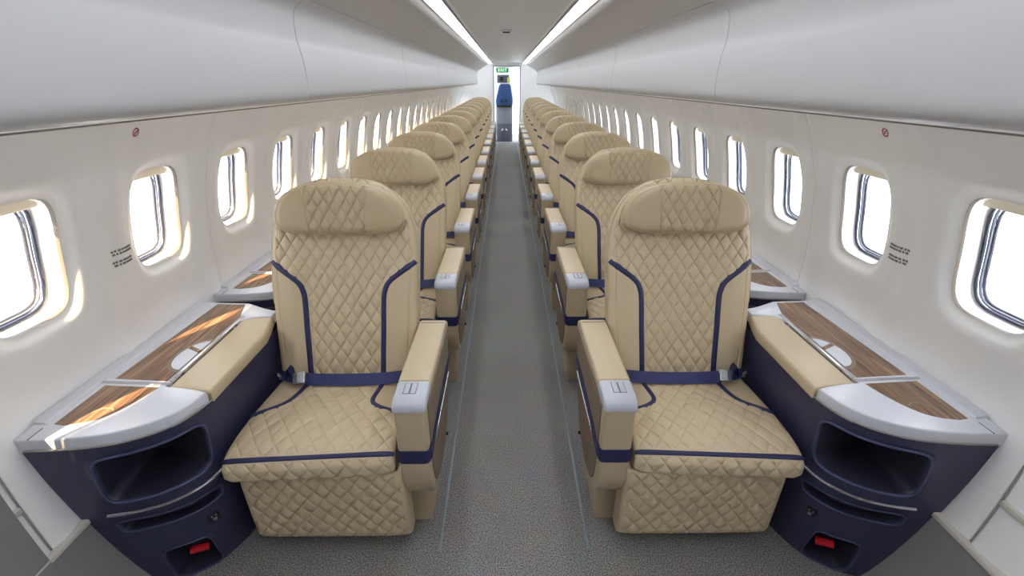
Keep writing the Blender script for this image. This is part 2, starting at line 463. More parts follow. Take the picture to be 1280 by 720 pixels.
def backrest():
    N, S = 330, 310
    t = np.linspace(-1, 1, N); fx = .82*np.sin(np.pi/2*t)+.18*t
    ss = np.concatenate([np.linspace(0, BL-.04, S-22), BL-.04*(1-np.sin(np.linspace(0, np.pi/2, 23)))[1:]])
    X = fx[None, :]*bw(ss)[:, None]; Sg = np.repeat(ss[:, None], N, 1)
    off = bfront(X, Sg)
    mask = 1-sm(-.004, .004, np.abs(X)-(stripe_half(Sg)-.014))
    mask *= 1-sm(.88, .97, np.abs(X)/np.maximum(bw(Sg), 1e-3))
    off = off+quilt(X, Sg-.02, .047, .072, .0085)*mask
    # seam line of the side welt
    wl = np.exp(-((np.abs(X)-(bw(Sg)-.028))/.0022)**2)*(1-sm(BL-.12, BL-.05, Sg)); off = off-.0022*wl
    P = np.array([XC, 1.475, .465])+np.stack([X, 0*X, 0*X], -1)+Sg[..., None]*bdir+off[..., None]*bn
    # back half
    tb = np.linspace(1, -1, 24)[1:-1]; Xb = np.sin(np.pi/2*tb)[None, :]*bw(ss)[:, None]
    u = np.abs(np.sin(np.pi/2*tb))[None, :]; ob = -.055-.055*(1-u**4)**.25+0*Xb
    ob = ob-.035*np.clip((ss-(BL-.05))/.05, 0, 1)[:, None]**3*.2
    Pb = np.array([XC, 1.475, .465])+np.stack([Xb, 0*Xb, 0*Xb], -1)+ss[:, None, None]*bdir+ob[..., None]*bn
    mb = MB(); mb.grid(np.concatenate([P, Pb], 1), cv=True)
    n = P.shape[1]+Pb.shape[1]; mb.f.append(tuple(range(n)))
    return mb
# --- headrest
HR = R(9); hdir = np.array([0, math.sin(HR), math.cos(HR)]); hn = np.array([0, -math.cos(HR), math.sin(HR)]); HL = .186
HB0 = np.array([XC, 1.603, 1.004])
def hw(h):
    h = np.asarray(h, float)
    up = np.clip((h-.055)/(HL-.055), 0, 1); dn = np.clip((.055-h)/.055, 0, 1)
    return .234*(1-up**2.35)**(1/2.35)*(1-.32*dn**3.0)
def headrest():
    N, S = 240, 120
    t = np.linspace(-1, 1, N); fx = .82*np.sin(np.pi/2*t)+.18*t
    k = np.linspace(0, 1, S); ss = HL*(.5-.5*np.cos(np.pi*k))*.6+HL*k*.4
    w = hw(ss); X = fx[None, :]*w[:, None]; Sg = np.repeat(ss[:, None], N, 1)
    u = np.abs(fx)[None, :]; v = np.abs(2*ss/HL-1)[:, None]
    pil = (1-u**4.5)**(1/4.5)*(1-v**6)**(1/3.5)
    off = .052*pil-.052
    half = .098+.012*(Sg/HL)
    mask = 1-sm(-.003, .003, np.abs(X)-half)
    mask = mask*(1-sm(.80, .95, v))
    off = off+quilt(X, Sg, .040, .066, .0075)*mask
    off = off-.0030*np.exp(-((np.abs(X)-half)/.0028)**2)*(1-sm(.9, 1, v))
    off = off-.0020*np.exp(-((1-pil-.22)/.05)**2)
    P = HB0+np.stack([X, 0*X, 0*X], -1)+Sg[..., None]*hdir+off[..., None]*hn
    tb = np.linspace(1, -1, 20)[1:-1]; fb = np.sin(np.pi/2*tb); Xb = fb[None, :]*w[:, None]
    ob = -.052-.03*((1-np.abs(fb)**4)**.25)[None, :]*((1-v**6)**.3)
    Pb = HB0+np.stack([Xb, 0*Xb, 0*Xb], -1)+ss[:, None, None]*hdir+ob[..., None]*hn
    mb = MB(); mb.grid(np.concatenate([P, Pb], 1), cv=True); n = P.shape[1]+Pb.shape[1]; mb.f.append(tuple(range(n)))
    return mb
# --- seat cushion: profile along v (length) in Y,Z
CP = cat_rom([(1.505, .470), (1.42, .476), (1.30, .486), (1.20, .488), (1.125, .480), (1.085, .462), (1.068, .440), (1.065, .418), (1.068, .398), (1.085, .388)], 14)
cl = np.concatenate([[0], np.cumsum(np.hypot(*np.diff(CP, axis=0).T))]); CL = cl[-1]; CW = .258
def cy(v): return np.interp(v, cl, CP[:, 0])
def cz(v): return np.interp(v, cl, CP[:, 1])
cn = np.gradient(CP, axis=0); cn = np.stack([-cn[:, 1], cn[:, 0]], -1); cn /= np.linalg.norm(cn, axis=1, keepdims=True)
if cn[20, 1] < 0: cn = -cn
def cpt(x, v, off):
    x = np.asarray(x, float); v = np.asarray(v, float)
    ny = np.interp(v, cl, cn[:, 0]); nz = np.interp(v, cl, cn[:, 1])
    y = cy(v)+ny*off-.030*(x/CW)*.5*sm(.15, .42, v); z = cz(v)+nz*off
    return np.stack([XC+x+0*y, y, z], -1)
def coff(x, v):
    u = np.clip(np.abs(x)/CW, 0, 1); return .042*((1-u**7)**(1/7))-.042
def csurf(x, v): return cpt(x, v, float(coff(x, v)))
VB = float(np.interp(.440, CP[::-1, 1], cl[::-1])) if False else None
_front = [i for i in range(len(CP)) if CP[i, 0] < 1.09]
VB = float(cl[min(_front, key=lambda i: abs(CP[i, 1]-.464))])     # band height on the front
V0 = lambda Y: float(np.interp(-Y, -CP[:80, 0], cl[:80]))
STC_IN = [(-.141, V0(1.47)), (-.139, V0(1.43)), (-.134, V0(1.385)), (-.132, V0(1.345)), (-.142, V0(1.318)), (-.175, V0(1.292)), (-.215, V0(1.275)), (-.25, V0(1.265))]
STC_OUT = [(.138, V0(1.47)), (.141, V0(1.43)), (.146, V0(1.385)), (.154, V0(1.345)), (.172, V0(1.313)), (.205, V0(1.288)), (.235, V0(1.272)), (.254, V0(1.262))]
def cushion():
    N, S = 270, 240
    t = np.linspace(-1, 1, N); fx = .75*np.sin(np.pi/2*t)+.25*t
    v = np.linspace(0, CL, S); X = np.repeat((fx*CW)[None, :], S, 0); V = np.repeat(v[:, None], N, 1)
    off = coff(X, V)
    s_in = np.interp(V, [b for a, b in STC_IN], [a for a, b in STC_IN]); s_in = np.where(V > STC_IN[-1][1], -1, s_in)
    s_out = np.interp(V, [b for a, b in STC_OUT], [a for a, b in STC_OUT]); s_out = np.where(V > STC_OUT[-1][1], 1, s_out)
    mask = sm(-.004, .004, X-s_in-.012)*sm(-.004, .004, s_out-X-.012)*(1-sm(.90, .98, np.abs(X)/CW))*(1-sm(CL-.02, CL-.008, V))*sm(.012, .017, np.abs(V-VB))
    off = off+quilt(X, V, .056, .076, .0068)*mask
    off = off+.006*np.exp(-((V-.30)/.12)**2)*(1-(X/CW)**2)
    P = cpt(X, V, off)
    mb = MB()
    # side skirts down to the seat pan
    sk = []
    for e in (0, -1):
        c = P[:, e].copy(); c[:, 2] = np.minimum(c[:, 2]-.001, .385); c[:, 1] = np.clip(c[:, 1], 1.09, 2); sk.append(c[:, None])
    mb.grid(np.concatenate([sk[0], P, sk[1]], 1))
    return mb
# --- leg rest
def legrest():
    N, S = 250, 180; W_, ZT, ZB = .262, .384, .082
    t = np.linspace(-1, 1, N); fx = .75*np.sin(np.pi/2*t)+.25*t
    k = np.linspace(-1, 1, S); fz = .75*np.sin(np.pi/2*k)+.25*k
    X = np.repeat((fx*W_)[None, :], S, 0); Zr = np.repeat(((ZT+ZB)/2+fz*(ZT-ZB)/2)[:, None], N, 1)
    u = np.abs(fx)[None, :]; w = np.abs(fz)[:, None]
    pil = (1-u**9)**(1/5)*(1-w**7)**(1/4)
    off = .040*pil
    mask = (1-sm(.90, .97, u))*(1-sm(.86, .97, w))
    off = off+quilt(X, Zr-ZB, .053, .066, .0100)*mask
    Y = 1.128+.012*(ZT-Zr)/(ZT-ZB)-off
    P = np.stack([XC-.016+X, Y, Zr], -1)
    mb = MB(); mb.grid(P); Q = P.copy(); Q[..., 1] = 1.17; q = MB()
    idx = [(0, j) for j in range(N)]+[(i, N-1) for i in range(1, S)]+[(S-1, j) for j in range(N-2, -1, -1)]+[(i, 0) for i in range(S-2, 0, -1)]
    rim = np.array([P[a] for a in idx]); back = rim.copy(); back[:, 1] = 1.175
    mb.grid(np.array([rim, back]), cv=True); o = len(mb.v)-len(rim); mb.f.append(tuple(range(o, o+len(rim))))
    return mb

def seat(s):
    r = empty('cabin_seat', (s*SO[0], SO[1], 0))
    def A(name, mb, m, parent=r, sharp=38, weld=0): return make(name, mb, m, parent, SO, s, sharp, weld)
    bk = A('backrest', backrest(), 'leather', sharp=80)
    for sg in (-1, 1):
        path = cat_rom([(sg*a*-1, b) for a, b in STB], 5)
        mb = MB(); mb.grid(ribbon(bsurf, path, .0235)); p = A('piping', mb, 'piping', bk, 80); p['label'] = 'navy leather stripe'
    # welt around the edge of the backrest
    ed = []
    for q in np.concatenate([np.linspace(.30, BL-.012, 40)]): ed.append(bsurf(-float(bw(q))*.985, q)+bn*.0)
    for q in np.concatenate([np.linspace(.30, BL-.012, 40)])[::-1]: ed.append(bsurf(float(bw(q))*.985, q))
    mb = MB(); mb.tube(ed, .0032, 6); A('welt', mb, 'leather_shaded', bk)
    hd = A('headrest', headrest(), 'leather_shaded', sharp=80)
    hs = np.linspace(.004, HL-.0015, 36); ed = [HB0+np.array([-float(hw(h))*1.0, 0, 0])+hdir*h-hn*.036 for h in hs]+[HB0+np.array([float(hw(h))*1.0, 0, 0])+hdir*h-hn*.036 for h in hs[::-1]]
    mb = MB(); mb.tube(ed, .0030, 6, True); A('welt', mb, 'leather', hd)
    cu = A('seat_cushion', cushion(), 'leather', sharp=80)
    for pth in (STC_IN, STC_OUT):
        mb = MB(); mb.grid(ribbon(csurf, cat_rom(pth, 5), .0200, .0062)); p = A('piping', mb, 'piping', cu, 80); p['label'] = 'navy leather stripe'
    mb = MB(); mb.grid(ribbon(csurf, [(a, VB) for a in np.linspace(-.254, .254, 40)], .0215)); p = A('piping', mb, 'piping', cu, 80); p['label'] = 'navy leather stripe'
    A('leg_rest', legrest(), 'leather', sharp=80)
    # seat pan and frame under the cushion
    mb = MB(); mb.box((.378, 1.12, .30), (.882, 1.60, .384), .01); mb.box((.40, 1.30, .04), (.86, 1.56, .30), .01); mb.box((.42, 1.28, 0), (.46, 1.58, .05), .004); mb.box((.80, 1.28, 0), (.84, 1.58, .05), .004)
    A('seat_base', mb, 'black')
    # armrest on the aisle side
    body = cat_rom([(1.092, .632), (1.092, .50), (1.094, .40), (1.106, .325), (1.142, .262), (1.20, .240), (1.30, .236), (1.40, .248), (1.49, .305), (1.56, .40), (1.605, .50), (1.630, .60), (1.630, .632)], 4)
    ar = A('armrest', MB().prism([tuple(p) for p in body], 0, .262, .358, .012, 3), 'beige_plastic')
    inset = cat_rom([(1.125, .622), (1.125, .47), (1.135, .365), (1.162, .295), (1.21, .266), (1.30, .258), (1.39, .270), (1.47, .323), (1.54, .415), (1.585, .505), (1.608, .622)], 4)
    p = A('side_panel', MB().prism([tuple(p) for p in inset], 0, .2575, .27, .002, 1), 'taupe', ar); p['label'] = 'dark taupe side panel'
    mb = MB()
    lp = [(.3585, 1.20, .457), (.3585, 1.105, .457), (.354, 1.0965, .457), (.346, 1.0908, .457), (.30, 1.0905, .457), (.274, 1.0908, .457), (.2655, 1.0965, .457), (.2605, 1.105, .460), (.2565, 1.13, .466), (.2555, 1.20, .480), (.2555, 1.30, .489), (.2555, 1.45, .495), (.2560, 1.60, .498)]
    P = []
    hh = [.024]*7+[.023, .021, .018, .016, .0145, .013]
    lpc = cat_rom(lp, 3); hc = np.interp(np.linspace(0, 1, len(lpc)), np.linspace(0, 1, len(hh)), hh)
    for q, h in zip(lpc, hc): P.append([(q[0], q[1], q[2]-h), (q[0], q[1], q[2]+h)])
    P = np.array(P); Pc = P.mean(1); ctr = np.array([.308, 1.36, .46]); nrm = np.gradient(Pc, axis=0); nrm = np.stack([nrm[:, 1], -nrm[:, 0], 0*nrm[:, 0]], -1); nrm /= np.linalg.norm(nrm, axis=1, keepdims=True)
    if (nrm[len(nrm)//3]@np.array([0, -1, 0])) < 0: nrm = -nrm
    G = np.stack([P[:, 0]-nrm[:, :]*.003, P[:, 0]+nrm*.002, P[:, 1]+nrm*.002, P[:, 1]-nrm*.003], 1)
    mb.grid(G); p = A('band', mb, 'piping', ar, 50); p['label'] = 'navy band wrapping the armrest'
    mb = MB(); mb.box((.2535, 1.15, .4515), (.260, 1.55, .4595), .0025); p = A('rail', mb, 'silver', ar); p['label'] = 'thin chrome rail'
    mb = MB(); mb.tube([(.262, 1.40, .278), (.249, 1.40, .278)], .007, 12); A('release_button', mb, 'black', ar)
    pad = [(1.195, .628), (1.195, .655), (1.202, .664), (1.575, .664), (1.605, .658), (1.632, .642), (1.640, .622), (1.63, .612)]
    pd = A('armrest_pad', MB().prism(pad, 0, .2585, .3615, .009, 3), 'leather', ar)
    mb = MB()
    mb.tube([(.2575, 1.575, .64), (.2600, 1.575, .659), (.268, 1.575, .6645), (.352, 1.575, .6645), (.3600, 1.575, .659), (.3625, 1.575, .64)], .0016, 6); A('stitching', mb, 'seam', pd)
    tip = [(1.1935, .628), (1.1935, .6645), (1.125, .6645), (1.100, .656), (1.088, .638), (1.089, .626)]
    tp = A('control_tip', MB().prism(tip, 0, .2590, .3610, .010, 3), 'tip', ar); tp['label'] = 'silver grey control tip'
    for x in (.296, .316):
        mb = MB(); mb.box((x, 1.132, .6635), (x+.016, 1.182, .6660), .0012); b = A('button', mb, 'tip', tp)
        mb = MB(); mb.box((x-.0016, 1.1304, .6630), (x+.0176, 1.1836, .6650), .0005); A('button_gap', mb, 'groove', tp)
    mb = MB(); mb.prism([(.306, 0), (.381, 0), (.388, .06), (.388, .30), (.296, .30), (.300, .06)], 1, 1.245, 1.46, .006, 2); A('pedestal', mb, 'beige_plastic')
    # lap belt
    bt = empty('seat_belt', (0, 0, 0)); bt.parent = r
    def strap(pts, w, m, name, par=bt, tilt=55, th=.003):
        pts = cat_rom(pts, 6); P = []
        d = np.array([0, math.cos(R(tilt)), math.sin(R(tilt))])
        nn = np.array([0, -math.sin(R(tilt)), math.cos(R(tilt))])
        for p in pts: P.append([p-d*w/2, p-d*w/2+nn*th, p+d*w/2+nn*th, p+d*w/2])
        m_ = MB(); m_.grid(np.array(P), cv=True); n = len(pts); m_.f += [(0, 1, 2, 3), (4*n-1, 4*n-2, 4*n-3, 4*n-4)]
        return make(name, m_, m, par, SO, s)
    strap([(.366, 1.466, .506), (.43, 1.450, .503), (.52, 1.440, .501), (.62, 1.438, .5), (.72, 1.440, .5), (.775, 1.443, .502)], .044, 'webbing', 'webbing')
    strap([(.800, 1.445, .502), (.835, 1.452, .502), (.868, 1.470, .500)], .034, 'webbing', 'webbing')
    m_ = MB(); lp2 = []
    for q in np.linspace(0, 1, 12):
        aa = math.pi*q; lp2.append((.822+.018*math.cos(aa)*.9+.012*q, 1.452, .505+.040*math.sin(aa)))
    P = [[(x, y-.018, z), (x, y+.018, z)] for x, y, z in lp2]; m_.grid(P); make('webbing', m_, 'piping', bt, SO, s)
    m_ = MB(); m_.box((-.024, -.022, -.009), (.024, .022, .009), .004)
    rot = Matrix.Translation((.786, 1.432, .513)) @ Matrix.Rotation(R(8), 4, 'Y') @ Matrix.Rotation(R(48), 4, 'X')
    m_.v = [tuple(rot @ Vector(p)) for p in m_.v]; p = make('buckle', m_, 'silver', bt, SO, s); p['label'] = 'silver belt buckle'
    m_ = MB(); m_.box((-.020, -.017, .0085), (.004, .017, .0115), .0012); m_.v = [tuple(rot @ Vector(q)) for q in m_.v]; make('latch_plate', m_, 'tip', p, SO, s)
    m_ = MB(); m_.tube([(.872, 1.462, .492), (.882, 1.470, .497), (.89, 1.482, .493)], .007, 8); make('anchor', m_, 'silver', bt, SO, s)
    return r

for s in (1, -1):
    base = seat(s)
    for k in range(NROW):
        o = base if k == 0 else copy_tree(base)
        o.location = (s*SO[0], SO[1]+PITCH*k, 0)
        if k == 0: lb = f'nearest beige quilted seat with navy piping in the {SIDE[s]} row, its leg rest visible'
        elif k == NROW-1: lb = f'beige quilted seat furthest from the camera in the {SIDE[s]} row, beside the bulkhead'
        else: lb = f'{ORD[k]} beige quilted seat from the camera in the {SIDE[s]} row'
        tag(o, lb, 'seat', f'cabin seats in the {SIDE[s]} row')

# ------------------------------------------------------------------ side consoles
CO = (1.08, 1.33, 0)
TOPC = cat_rom([(.903, 1.150), (.908, 1.105), (.930, 1.045), (.968, .998), (1.035, .960), (1.10, .943), (1.18, .934), (1.268, .930)], 8)
BOTC = cat_rom([(.950, 1.245), (.958, 1.20), (.972, 1.160), (1.003, 1.100), (1.048, 1.062), (1.098, 1.030), (1.135, 1.016), (1.166, 1.008)], 8)
def arc_param(C):
    l = np.concatenate([[0], np.cumsum(np.hypot(*np.diff(C, axis=0).T))]); return l/l[-1]
_ut, _ub = arc_param(TOPC), arc_param(BOTC)
ZTOP = .642
def fsurf(u, z, off=0.):
    """console front: u 0 (seat side) .. 1 (wall), z height; off pushes along the inward direction"""
    k = z/ZTOP; k = k**.85
    t = np.array([np.interp(u, _ut, TOPC[:, 0]), np.interp(u, _ut, TOPC[:, 1])]); b = np.array([np.interp(u, _ub, BOTC[:, 0]), np.interp(u, _ub, BOTC[:, 1])])
    p = b*(1-k)+t*k
    lim = float(prof(z))-.006
    x = b[0]+(t[0]-b[0])*k
    # keep off the curved wall
    xe = BOTC[-1, 0]*(1-k)+TOPC[-1, 0]*k
    x = x+(lim-xe)*max(0, (u-.55)/.45)
    p = np.array([x, p[1]])
    e = .01; 
    ta = np.array([np.interp(min(u+e, 1), _ut, TOPC[:, 0])-np.interp(max(u-e, 0), _ut, TOPC[:, 0]), np.interp(min(u+e, 1), _ut, TOPC[:, 1])-np.interp(max(u-e, 0), _ut, TOPC[:, 1])])
    n = np.array([-ta[1], ta[0]]); n /= np.linalg.norm(n)
    if n[1] < 0: n = -n
    p = p+n*off
    return np.array([p[0], p[1], z])
def console(s):
    r = empty('side_console', (s*CO[0], CO[1], 0))
    def A(name, mb, m, parent=r, sharp=38, weld=0): return make(name, mb, m, parent, CO, s, sharp, weld)
    # front face as bands of z, three of them with rounded openings (u0,u1,z0,z1,z0b,z1b tilt)
    mb = MB(); frames = []
    def cell(z0, z1, quad=None, nu=40, depth=0, rad=.25, lipo=.006):
        U = np.linspace(0, 1, nu+1)
        if quad is None:
            mb.grid([[fsurf(u, z) for u in U] for z in np.linspace(z0, z1, 5)]); return None
        # rect outline sampled, hole outline matched by direction
        nz = 10; rect = [(u, z0) for u in U[:-1]]+[(1, z) for z in np.linspace(z0, z1, nz+1)[:-1]]+[(u, z1) for u in U[::-1][:-1]]+[(0, z) for z in np.linspace(z1, z0, nz+1)[:-1]]
        (ua, za), (ub, zb), (uc, zc), (ud, zd) = quad      # BL, BR, TR, TL
        cu, cz_ = (ua+ub+uc+ud)/4, (za+zb+zc+zd)/4
        hole = []
        for u, z in rect:
            du = (u-cu)/((1-cu) if u > cu else cu); dz = (z-cz_)/((z1-cz_) if z > cz_ else (cz_-z0))
            pw = 6; k = (abs(du)**pw+abs(dz)**pw)**(-1/pw); a, b = (du*k+1)/2, (dz*k+1)/2
            hole.append(((ua*(1-a)+ub*a)*(1-b)+(ud*(1-a)+uc*a)*b, (za*(1-a)+zb*a)*(1-b)+(zd*(1-a)+zc*a)*b))
        rect = np.array(rect); hole = np.array(hole); rings = []
        c = hole.mean(0)
        for w, o in ((1, 0), (.7, 0), (.4, 0), (.22, 0), (.12, 0), (.10, -.003), (.05, -.0035), (.02, -.002), (0, .004)):
            p = hole*(1-w)+rect*w; rings.append([fsurf(a, b, o) for a, b in p])
        mb.grid(np.array(rings), cv=True)
        rc = []
        for w, o in ((0, .004), (.03, .012), (.06, depth)):
            p = hole*(1-w)+c*w; rc.append([fsurf(a, b, o) for a, b in p])
        frames.append([fsurf(a, b, -.0035) for a, b in hole*1.03-c*.03])
        q = MB(); q.grid(np.array(rc), cv=True); n = len(hole); o = 2*n; q.v.append(tuple(np.array(rc[-1]).mean(0))); q.f += [(o+i, o+(i+1) % n, 3*n) for i in range(n)]
        return q
    foot = cell(.0, .185, [(.44, .004), (.82, .004), (.74, .160), (.43, .160)], depth=.10)
    cell(.185, .262)
    slot = cell(.262, .352, [(.22, .288), (.83, .282), (.82, .335), (.19, .335)], depth=.035)
    cell(.352, .40)
    cub = cell(.40, .622, [(.185, .428), (.775, .415), (.70, .596), (.135, .602)], depth=.20)
    cell(.622, ZTOP)
    # inner side, back and outer side
    C0 = [fsurf(0, z) for z in np.linspace(0, ZTOP, 9)]
    ends = [(.950, 1.66), (.905, 1.66)]
    bk = [np.array([.950+(.910-.950)*(i/8), 1.68, z]) for i, z in enumerate(np.linspace(0, ZTOP, 9))]
    bo = [np.array([float(prof(z))-.006, 1.70, z]) for z in np.linspace(0, ZTOP, 9)]
    C1 = [fsurf(1, z) for z in np.linspace(0, ZTOP, 9)]
    mb.grid(np.array([C0, bk, bo, C1]))
    body = A('body', mb, 'navy', sharp=50, weld=.0003)
    for fr_, nm in zip(frames, ('recess_frame', 'slot_frame', 'cubby_frame')):
        m_ = MB(); m_.tube(fr_, .0042 if nm == 'cubby_frame' else .0025, 8, True); A(nm, m_, 'navy_rim_highlight', body, 60)
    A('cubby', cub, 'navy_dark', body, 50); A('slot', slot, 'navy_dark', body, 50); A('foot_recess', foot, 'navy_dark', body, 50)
    m_ = MB(); m_.tube([fsurf(u, .397-.068*u+.044*u*u, -.006) for u in np.linspace(.10, .83, 30)], .0052, 8); p = A('handrail', m_, 'silver', body); p['label'] = 'thin chrome rail'
    # outlet
    u0, z0 = .33, .222; c = fsurf(u0, z0, -.002); e = fsurf(u0+.03, z0, -.002)-c; e /= np.linalg.norm(e); up = fsurf(u0, z0+.03, -.002)-c; up /= np.linalg.norm(up); nn = np.cross(e, up); nn = nn if nn[1] < 0 else -nn
    def plate(w, h, d, ox=0, oy=0, rr=.003):
        q = MB(); q.box((-w/2+ox, -h/2+oy, -.004), (w/2+ox, h/2+oy, d), rr)
        q.v = [tuple(c+e*a+up*b+nn*g) for a, b, g in q.v]; return q
    ot = A('outlet', plate(.034, .040, .003), 'black', body); q = plate(.005, .008, .0042, -.006, .008, .001); 
    for ox, oy, w, h in ((.006, .008, .005, .008), (0, -.006, .012, .010), (0, -.014, .008, .004)): q2 = plate(w, h, .0042, ox, oy, .001); q.add(q2.v, q2.f)
    A('socket_holes', q, 'grey_panel', ot)
    # red lever in the foot recess
    a_, b_ = fsurf(.50, .085, .02), fsurf(.64, .100, .02)
    m_ = MB(); d_ = b_-a_
    m_.tube([a_+d_*k for k in np.linspace(0, 1, 6)], .013, 8); p = A('release_lever', m_, 'red', body); p['label'] = 'red release lever'
    # white top: front lobe, inner rail, back tip, outer ledge
    Z0, Z1 = ZTOP-.002, .682
    w_ = float(prof(.66))-.005
    out = [(p[0]-.004 if i < 20 else p[0], p[1]-.006) for i, p in enumerate(TOPC) if i > 4]
    out[-1] = (w_-.004, TOPC[-1, 1]-.004)
    lobe_in = cat_rom([(1.055, 1.150), (1.000, 1.148), (.93, 1.133), (.899, 1.122)], 5)
    poly = [(q[0], q[1]) for q in out]+[(w_, .99), (w_, 1.735), (1.19, 1.722), (1.075, 1.716), (.985, 1.668), (.935, 1.650), (.930, 1.600), (.965, 1.598), (1.010, 1.585), (1.032, 1.56), (1.036, 1.20), (1.036, 1.152)]+[(float(q[0]), float(q[1])) for q in lobe_in[3:]]
    pp = []
    for q in poly:
        if not pp or math.hypot(q[0]-pp[-1][0], q[1]-pp[-1][1]) > .004: pp.append(q)
    top = A('console_top', MB().prism(pp, 2, Z0, Z1, .005, 3), 'console_white')
    # lower shadow line of the rim
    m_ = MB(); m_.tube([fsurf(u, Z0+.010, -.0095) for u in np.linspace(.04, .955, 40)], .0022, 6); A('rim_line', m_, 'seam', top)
    m_ = MB(); m_.box((1.232, .9265, Z0+.001), (1.2345, .938, Z1+.0004)); m_.box((1.232, .93, Z1-.001), (1.2345, .97, Z1+.0005)); A('joint', m_, 'groove', top)
    # raised outer ledge by the wall
    m_ = MB(); m_.prism([(1.236, Z1-.002), (1.242, Z1+.006), (w_-.002, Z1+.010), (w_-.002, Z1-.002)], 1, .985, 1.72, .002, 2); A('ledge', m_, 'console_white', top)
    # wood inlays
    wr = [(1.048, 1.176), (1.214, 1.190), (1.196, 1.706), (1.083, 1.702), (1.050, 1.60)]
    A('wood_panel', MB().prism(wr, 2, Z1-.004, Z1+.0012, .0006, 1), 'wood', top)
    wf = [(1.072, 1.146), (1.218, 1.156), (1.222, .985), (1.19, .982), (1.15, .988), (1.12, 1.004), (1.095, 1.035), (1.075, 1.09)]
    wf_ = [(1.218, 1.156), (1.218, .985)]+[tuple(q) for q in cat_rom([(1.190, .980), (1.145, .990), (1.110, 1.012), (1.083, 1.052), (1.064, 1.10), (1.052, 1.144)], 5)]
    A('wood_panel', MB().prism(wf_, 2, Z1-.004, Z1+.0012, .0006, 1), 'wood', top)
    m_ = MB(); m_.prism([(1.030, 1.156), (1.238, 1.167), (1.238, 1.176), (1.030, 1.165)], 2, Z1-.003, Z1+.004, .001, 1); A('divider', m_, 'silver', top)
    # chrome edge of the folding table
    m_ = MB(); m_.box((1.0325, 1.175, Z1-.020), (1.046, 1.60, Z1+.002), .003); rl = A('table_edge', m_, 'silver', top)
    m_ = MB()
    for y in (1.22, 1.53): m_.box((1.026, y, Z1-.018), (1.0345, y+.012, Z1-.004), .002)
    A('hinge', m_, 'groove', rl)
    # half-oval finger recess with its strap, and the notch in the front wood
    ov = [(1.050, 1.235)]+[(1.050+.058*math.sin(a), 1.322-.087*math.cos(a)) for a in np.linspace(.12, math.pi-.12, 18)]+[(1.050, 1.409)]
    rim = [(1.048, 1.220)]+[(1.050+.070*math.sin(a), 1.322-.101*math.cos(a)) for a in np.linspace(.12, math.pi-.12, 18)]+[(1.048, 1.424)]
    rc = A('recess_edge_shade', MB().prism(rim, 2, Z1-.002, Z1+.0018, .0006, 1), 'taupe', top)  # taupe rim plate paints the shading at the recess edge
    A('recess_dish', MB().prism(ov, 2, Z1-.001, Z1+.0026, .0006, 1), 'console_white', rc)
    m_ = MB(); m_.prism([(1.050, 1.333), (1.098, 1.360), (1.094, 1.374), (1.050, 1.350)], 2, Z1, Z1+.0045, .001, 1); A('strap', m_, 'wood', rc)
    m_ = MB(); nt_ = cat_rom([(1.100, 1.036), (1.118, 1.050), (1.142, 1.046), (1.160, 1.026), (1.168, 1.000)], 6)
    m_.tube([(q[0], q[1], Z1+.001) for q in nt_], .003, 6, flat=.5); A('notch', m_, 'taupe', top)
    # padded elbow rest
    pad = [(.892, 1.128), (.892, 1.47), (.906, 1.53), (.926, 1.60), (1.031, 1.60), (1.031, 1.150), (.99, 1.151), (.93, 1.140)]
    m_ = MB(); m_.prism(pad, 2, .636, .679, .011, 4); A('elbow_pad', m_, 'leather')
    return r
for s in (1, -1):
    b = console(s)
    for k in range(4):
        o = b if k == 0 else copy_tree(b)
        o.location.y = CO[1]+PITCH*k
        lb = (f'navy side console with walnut top beside the nearest {SIDE[s]} seat, its cubby in view' if k == 0 else
              f'{ORD[k]} navy side console from the camera along the {SIDE[s]} wall, behind a seat back')
        tag(o, lb, 'side console', f'side consoles along the {SIDE[s]} wall')

